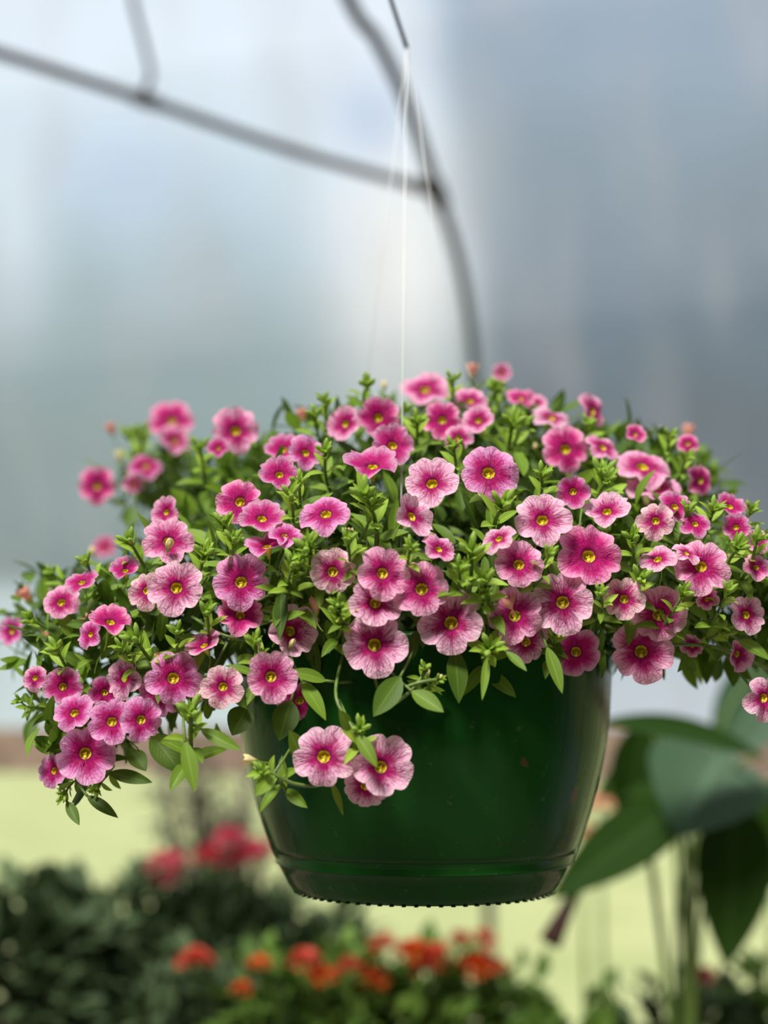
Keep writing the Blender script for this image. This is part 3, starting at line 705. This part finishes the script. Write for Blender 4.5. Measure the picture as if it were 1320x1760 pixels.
# ------------------------------------------------------------------ bench plants behind
mb = MB()
BZ = .86
bench = empty('plant_bench', (0, 2.1, 0), 'long plank bench that carries the potted plants behind the basket', 'bench')
def kb(m_, n_, mat_): return kid(m_, n_, mat_, bench, smooth=False)
for k in range(6):
    mb = MB(); mb.box((0, 1.62+k*.17, BZ-.02), (3.6, .15, .03)); kb(mb, 'plank', M['wood'])
for sx in (-1.6, 0, 1.6):
    for yy in (1.62, 2.5):
        mb = MB(); mb.box((sx, yy, (BZ-.035)/2), (.07, .07, BZ-.035)); kb(mb, 'leg', M['wood'])
def head_mesh(mb, c, r, n, flat=.5):
    for i in range(n):
        v = rvec(); v.z = abs(v.z)*flat
        p = c + v*r
        for q in range(1):
            leaf(mb, p-v*r*.3, v+rvec()*.3, Z, r*.7, r*.6, .3, .15, nl=3)
def bush(name, label, px, py_top, D, rx, rz, nleaf, ls, mat, group, flowers=(), fmat='red', aspect=.5, ncut=1):
    topp = P(px, py_top, D); base_ = Vector((topp.x, D, BZ-.003))
    rt = empty(name, base_, label, 'potted plant', group)
    m1 = MB(); pr = [(.001, 0), (.05, 0), (.065, .12), (.07, .125), (.07, .115)]
    m1.grid([[(r*math.cos(k*2*PI/24), r*math.sin(k*2*PI/24), z) for k in range(24)] for r, z in pr], close=True)
    m1.grid([[(r*math.cos(k*2*PI/24), r*math.sin(k*2*PI/24), .105) for k in range(24)] for r in (.066, .001)], close=True)
    m1.build('pot', M['terracotta'], rt)
    cz = topp.z - base_.z - rz
    m2 = MB()
    for i in range(9):
        an = i*.7; m2.tube(bez((random.uniform(-.01, .01), random.uniform(-.01, .01), .1), (math.cos(an)*rx*.2, math.sin(an)*rx*.2, cz*.6), (math.cos(an)*rx*.6, math.sin(an)*rx*.6, cz+rz*.3), 6), .003, 5)
    m2.build('stems', M['twig'], rt)
    m3 = MB()
    for i in range(nleaf):
        n = rvec(); k = random.uniform(.35, 1)**.5
        rr = 1+.18*math.sin(n.x*7+px)+.15*math.sin(n.y*9+n.z*6)
        p = Vector((n.x*rx*k*rr, n.y*rx*.8*k*rr, cz + n.z*rz*k*rr))
        le = ls*random.uniform(.6, 1.2)
        leaf(m3, p, n+rvec()*.7+Z*.3, n+Z, le, le*aspect, random.uniform(0, .8), .2, nl=4)
    m3.build('foliage', M[mat], rt)
    for (fx, fy, fr, fm) in flowers:
        q = P(fx, fy, D-rx*.8) - base_; m4 = MB(); head_mesh(m4, Vector((0, 0, 0)), fr*D/F, 60, .8)
        o = m4.build('flower_head', M[fm], rt); o.location = q
        m5 = MB(); m5.tube([Vector((0, 0, 0)), Vector((0, .03, -.06))], .002, 5); o2 = m5.build('flower_stem', M['stem'], rt); o2.location = q
    return rt
random.seed(12)
bush('leafy_bench_plant', 'dark green bushy plant at the far left end of the bench', 40, 1545, 2.0, .14, .16, 1500, .046, 'bench_leaf', 'dark bushy plants on the bench')
bush('leafy_bench_plant', 'dark green bushy plant below the three red blooms, behind its flowering neighbours', 200, 1520, 2.15, .15, .17, 1500, .046, 'bench_leaf', 'dark bushy plants on the bench')
bush('leafy_bench_plant', 'taller dark bushy plant with soft red and rose blooms above its leaves', 380, 1525, 2.2, .15, .17, 1500, .046, 'bench_leaf', 'dark bushy plants on the bench',
     [(288,1492,28,'pinkred'),(288,1515,20,'pinkred'),(362,1484,27,'red'),(396,1452,26,'pinkred'),(436,1478,27,'pinkred'),(410,1480,20,'red')])
bush('leafy_bench_plant', 'dark green bushy plant directly below the left side of the green pot', 545, 1570, 2.2, .12, .14, 460, .05, 'bench_leaf', 'dark bushy plants on the bench')
bush('flowering_bench_plant', 'light green bedding plant with one red-orange flower head, left of the orange group', 330, 1645, 1.75, .11, .11, 600, .036, 'bench_leaf', 'orange flowering bedding plants', [(335,1660,26,'coral')])
bush('flowering_bench_plant', 'pale green bedding plant with small orange flower heads under the pot', 520, 1650, 1.72, .12, .11, 900, .04, 'bench_leaf_light', 'orange flowering bedding plants',
     [(525,1660,24,'coral'),(552,1686,22,'orange'),(446,1662,16,'orange'),(415,1705,15,'orange'),(600,1665,17,'coral')])
bush('flowering_bench_plant', 'bedding plant with a thick cluster of orange and coral flower heads below the pot', 690, 1650, 1.8, .12, .11, 900, .04, 'bench_leaf_light', 'orange flowering bedding plants',
     [(632,1692,27,'orange'),(660,1632,22,'coral'),(710,1645,26,'orange'),(748,1650,24,'coral'),(735,1672,24,'coral'),(612,1665,22,'coral')])
bush('flowering_bench_plant', 'bedding plant with bright orange-red heads beneath the right side of the pot', 820, 1655, 1.85, .09, .11, 520, .036, 'bench_leaf_light', 'orange flowering bedding plants',
     [(820,1670,27,'orange'),(850,1670,20,'coral'),(830,1622,20,'coral'),(790,1618,16,'coral')])
bush('low_bench_plant', 'low green plant in the bottom right, right of the orange flowers', 960, 1728, 1.8, .11, .09, 330, .045, 'bench_leaf_light', 'low green plants on the bench')
bush('low_bench_plant', 'low dark green plant with one small red bloom under the broad-leaved plant', 1200, 1705, 1.9, .13, .10, 360, .05, 'bench_leaf', 'low green plants on the bench', [(1210,1682,19,'red')])
bush('low_bench_plant', 'small green plant in the bottom right corner', 1330, 1690, 1.85, .08, .10, 260, .05, 'bench_leaf_light', 'low green plants on the bench')
# bare twiggy shrub behind the left of the pot
tw = empty('twiggy_shrub', Vector((P(400, 1400, 2.45).x, 2.45, BZ-.003)), 'thin grey twiggy shrub with tiny leaves rising behind the left edge of the pot', 'potted plant')
random.seed(44)
mb = MB(); ml = MB()
for i in range(34):
    an = random.uniform(0, 6.28); rad = random.uniform(.02, .17); h = random.uniform(.5, .72)
    pts = bez((0, 0, .1), (math.cos(an)*rad*.5, math.sin(an)*rad*.5, h*.6), (math.cos(an)*rad, math.sin(an)*rad, h), 8); mb.tube(pts, .003, 5)
    for p in pts[3:]:
        for q in range(4):
            leaf(ml, p+rvec()*.02, rvec(), Z, .018, .008, .2, nl=3)
            mb.tube([p, p+rvec()*.05], .0016, 4, cap=False)
mb.build('branches', M['twig'], tw); ml.build('foliage', M['bench_leaf'], tw)
m1 = MB(); m1.grid([[(r*math.cos(k*2*PI/24), r*math.sin(k*2*PI/24), z) for k in range(24)] for r, z in [(.001, 0), (.05, 0), (.065, .12), (.001, .12)]], close=True); m1.build('pot', M['terracotta'], tw)
# broad-leaved plant on the right
D = 1.75
bp = empty('broad_leaved_plant', Vector((P(1180, 1500, D).x, D+.05, BZ-.003)), 'tall plant with very large drooping broad leaves at the right behind the basket', 'potted plant')
B0 = bp.location.copy(); mb = MB()
m1 = MB(); m1.grid([[(r*math.cos(k*2*PI/24), r*math.sin(k*2*PI/24), z) for k in range(24)] for r, z in [(.001, 0), (.07, 0), (.09, .15), (.001, .15)]], close=True); m1.build('pot', M['terracotta'], bp)
def bleaf(p0, p1, Y0, Y1, wpx, mat, curl=.3, nrm=(0, -1, .6), blunt=.8, fold=.2):
    a = P(*p0, Y0); b = P(*p1, Y1); mb = MB()
    leaf(mb, Vector((0, 0, 0)), b-a, Vector(nrm), (b-a).length*1.04, wpx*Y0/F, curl, fold, nl=16, blunt=blunt, tint=.5)
    o = mb.build('broad_leaf', M[mat], bp); o.location = a-B0
    mb = MB(); s0 = Vector((random.uniform(-.02, .02), 0, .15)); mb.tube(bez(s0, Vector((0, 0, (a-B0).z*1.0)), a-B0, 10), [.004-.0002*k for k in range(11)], 6)
    mb.build('leaf_stalk', M['stem'], bp)
bleaf((1310,1300), (1052,1205), 1.60, 1.50, 100, 'broad_leaf', .3, (0, -.6, 1))
bleaf((1350,1140), (1235,1300), 1.85, 1.8, 130, 'broad_leaf_grey', .2, (0, -1, .3))
bleaf((1240,1295), (1168,1428), 1.68, 1.62, 205, 'broad_leaf_grey', .1, (0, -.8, .7), .62)
bleaf((1190,1370), (955,1525), 1.72, 1.66, 105, 'broad_leaf', .25, (-.3, -1, .4))
bleaf((1265,1380), (1252,1650), 1.70, 1.66, 130, 'broad_leaf', .1, (0, -1, .2), .72)
bleaf((1110,1240), (1080,1420), 1.80, 1.80, 110, 'broad_leaf', .1, (.3, -1, .2))
bleaf((1345,1340), (1325,1520), 1.75, 1.75, 110, 'broad_leaf', .1, (-.3, -1, .2))
bleaf((1180,1300), (1030,1360), 1.82, 1.8, 90, 'broad_leaf', .1, (0, -1, .6))
mb = MB(); mb.tube([P(1020,1440,1.72)-B0, P(985,1540,1.70)-B0, P(945,1620,1.68)-B0], [.008, .007, .014], 8); mb.build('seed_stalk', M['stalk_brown'], bp)['label'] = 'dark reddish brown stalk'
for (px, x2) in ((1110, 1150), (1175, 1185)):
    mb = MB(); mb.tube(bez(P(px, 1430, 1.74)-B0, P(px+25, 1560, 1.74)-B0, Vector((.0, 0, .15)), 8), .0045, 6); mb.build('leaf_stalk', M['stem'], bp)
# peach blooms behind it
for (px, py, r, lb) in ((1030,1392,38,'pale peach bloom between the pot and the broad leaves, the widest of them'), (1000,1438,26,'pale peach bloom just right of the pot below a wider one'), (1318,1436,26,'pale peach bloom at the right edge between broad leaves')):
    q = P(px, py, 2.3); rt = empty('peach_bloom', Vector((q.x, 2.3, BZ-.003)), lb, 'flower', 'peach blooms on tall stems')
    m4 = MB(); head_mesh(m4, Vector((0, 0, q.z-rt.location.z)), r*2.3/F, 60, .6); m4.build('flower_head', M['peach'], rt)
    m4 = MB(); m4.tube([(0, 0, .1), (0, 0, q.z-rt.location.z)], .004, 6); m4.build('flower_stem', M['stem'], rt)
    m1 = MB(); m1.grid([[(rr*math.cos(k*2*PI/24), rr*math.sin(k*2*PI/24), z) for k in range(24)] for rr, z in [(.001, 0), (.05, 0), (.06, .12), (.001, .12)]], close=True); m1.build('pot', M['terracotta'], rt)
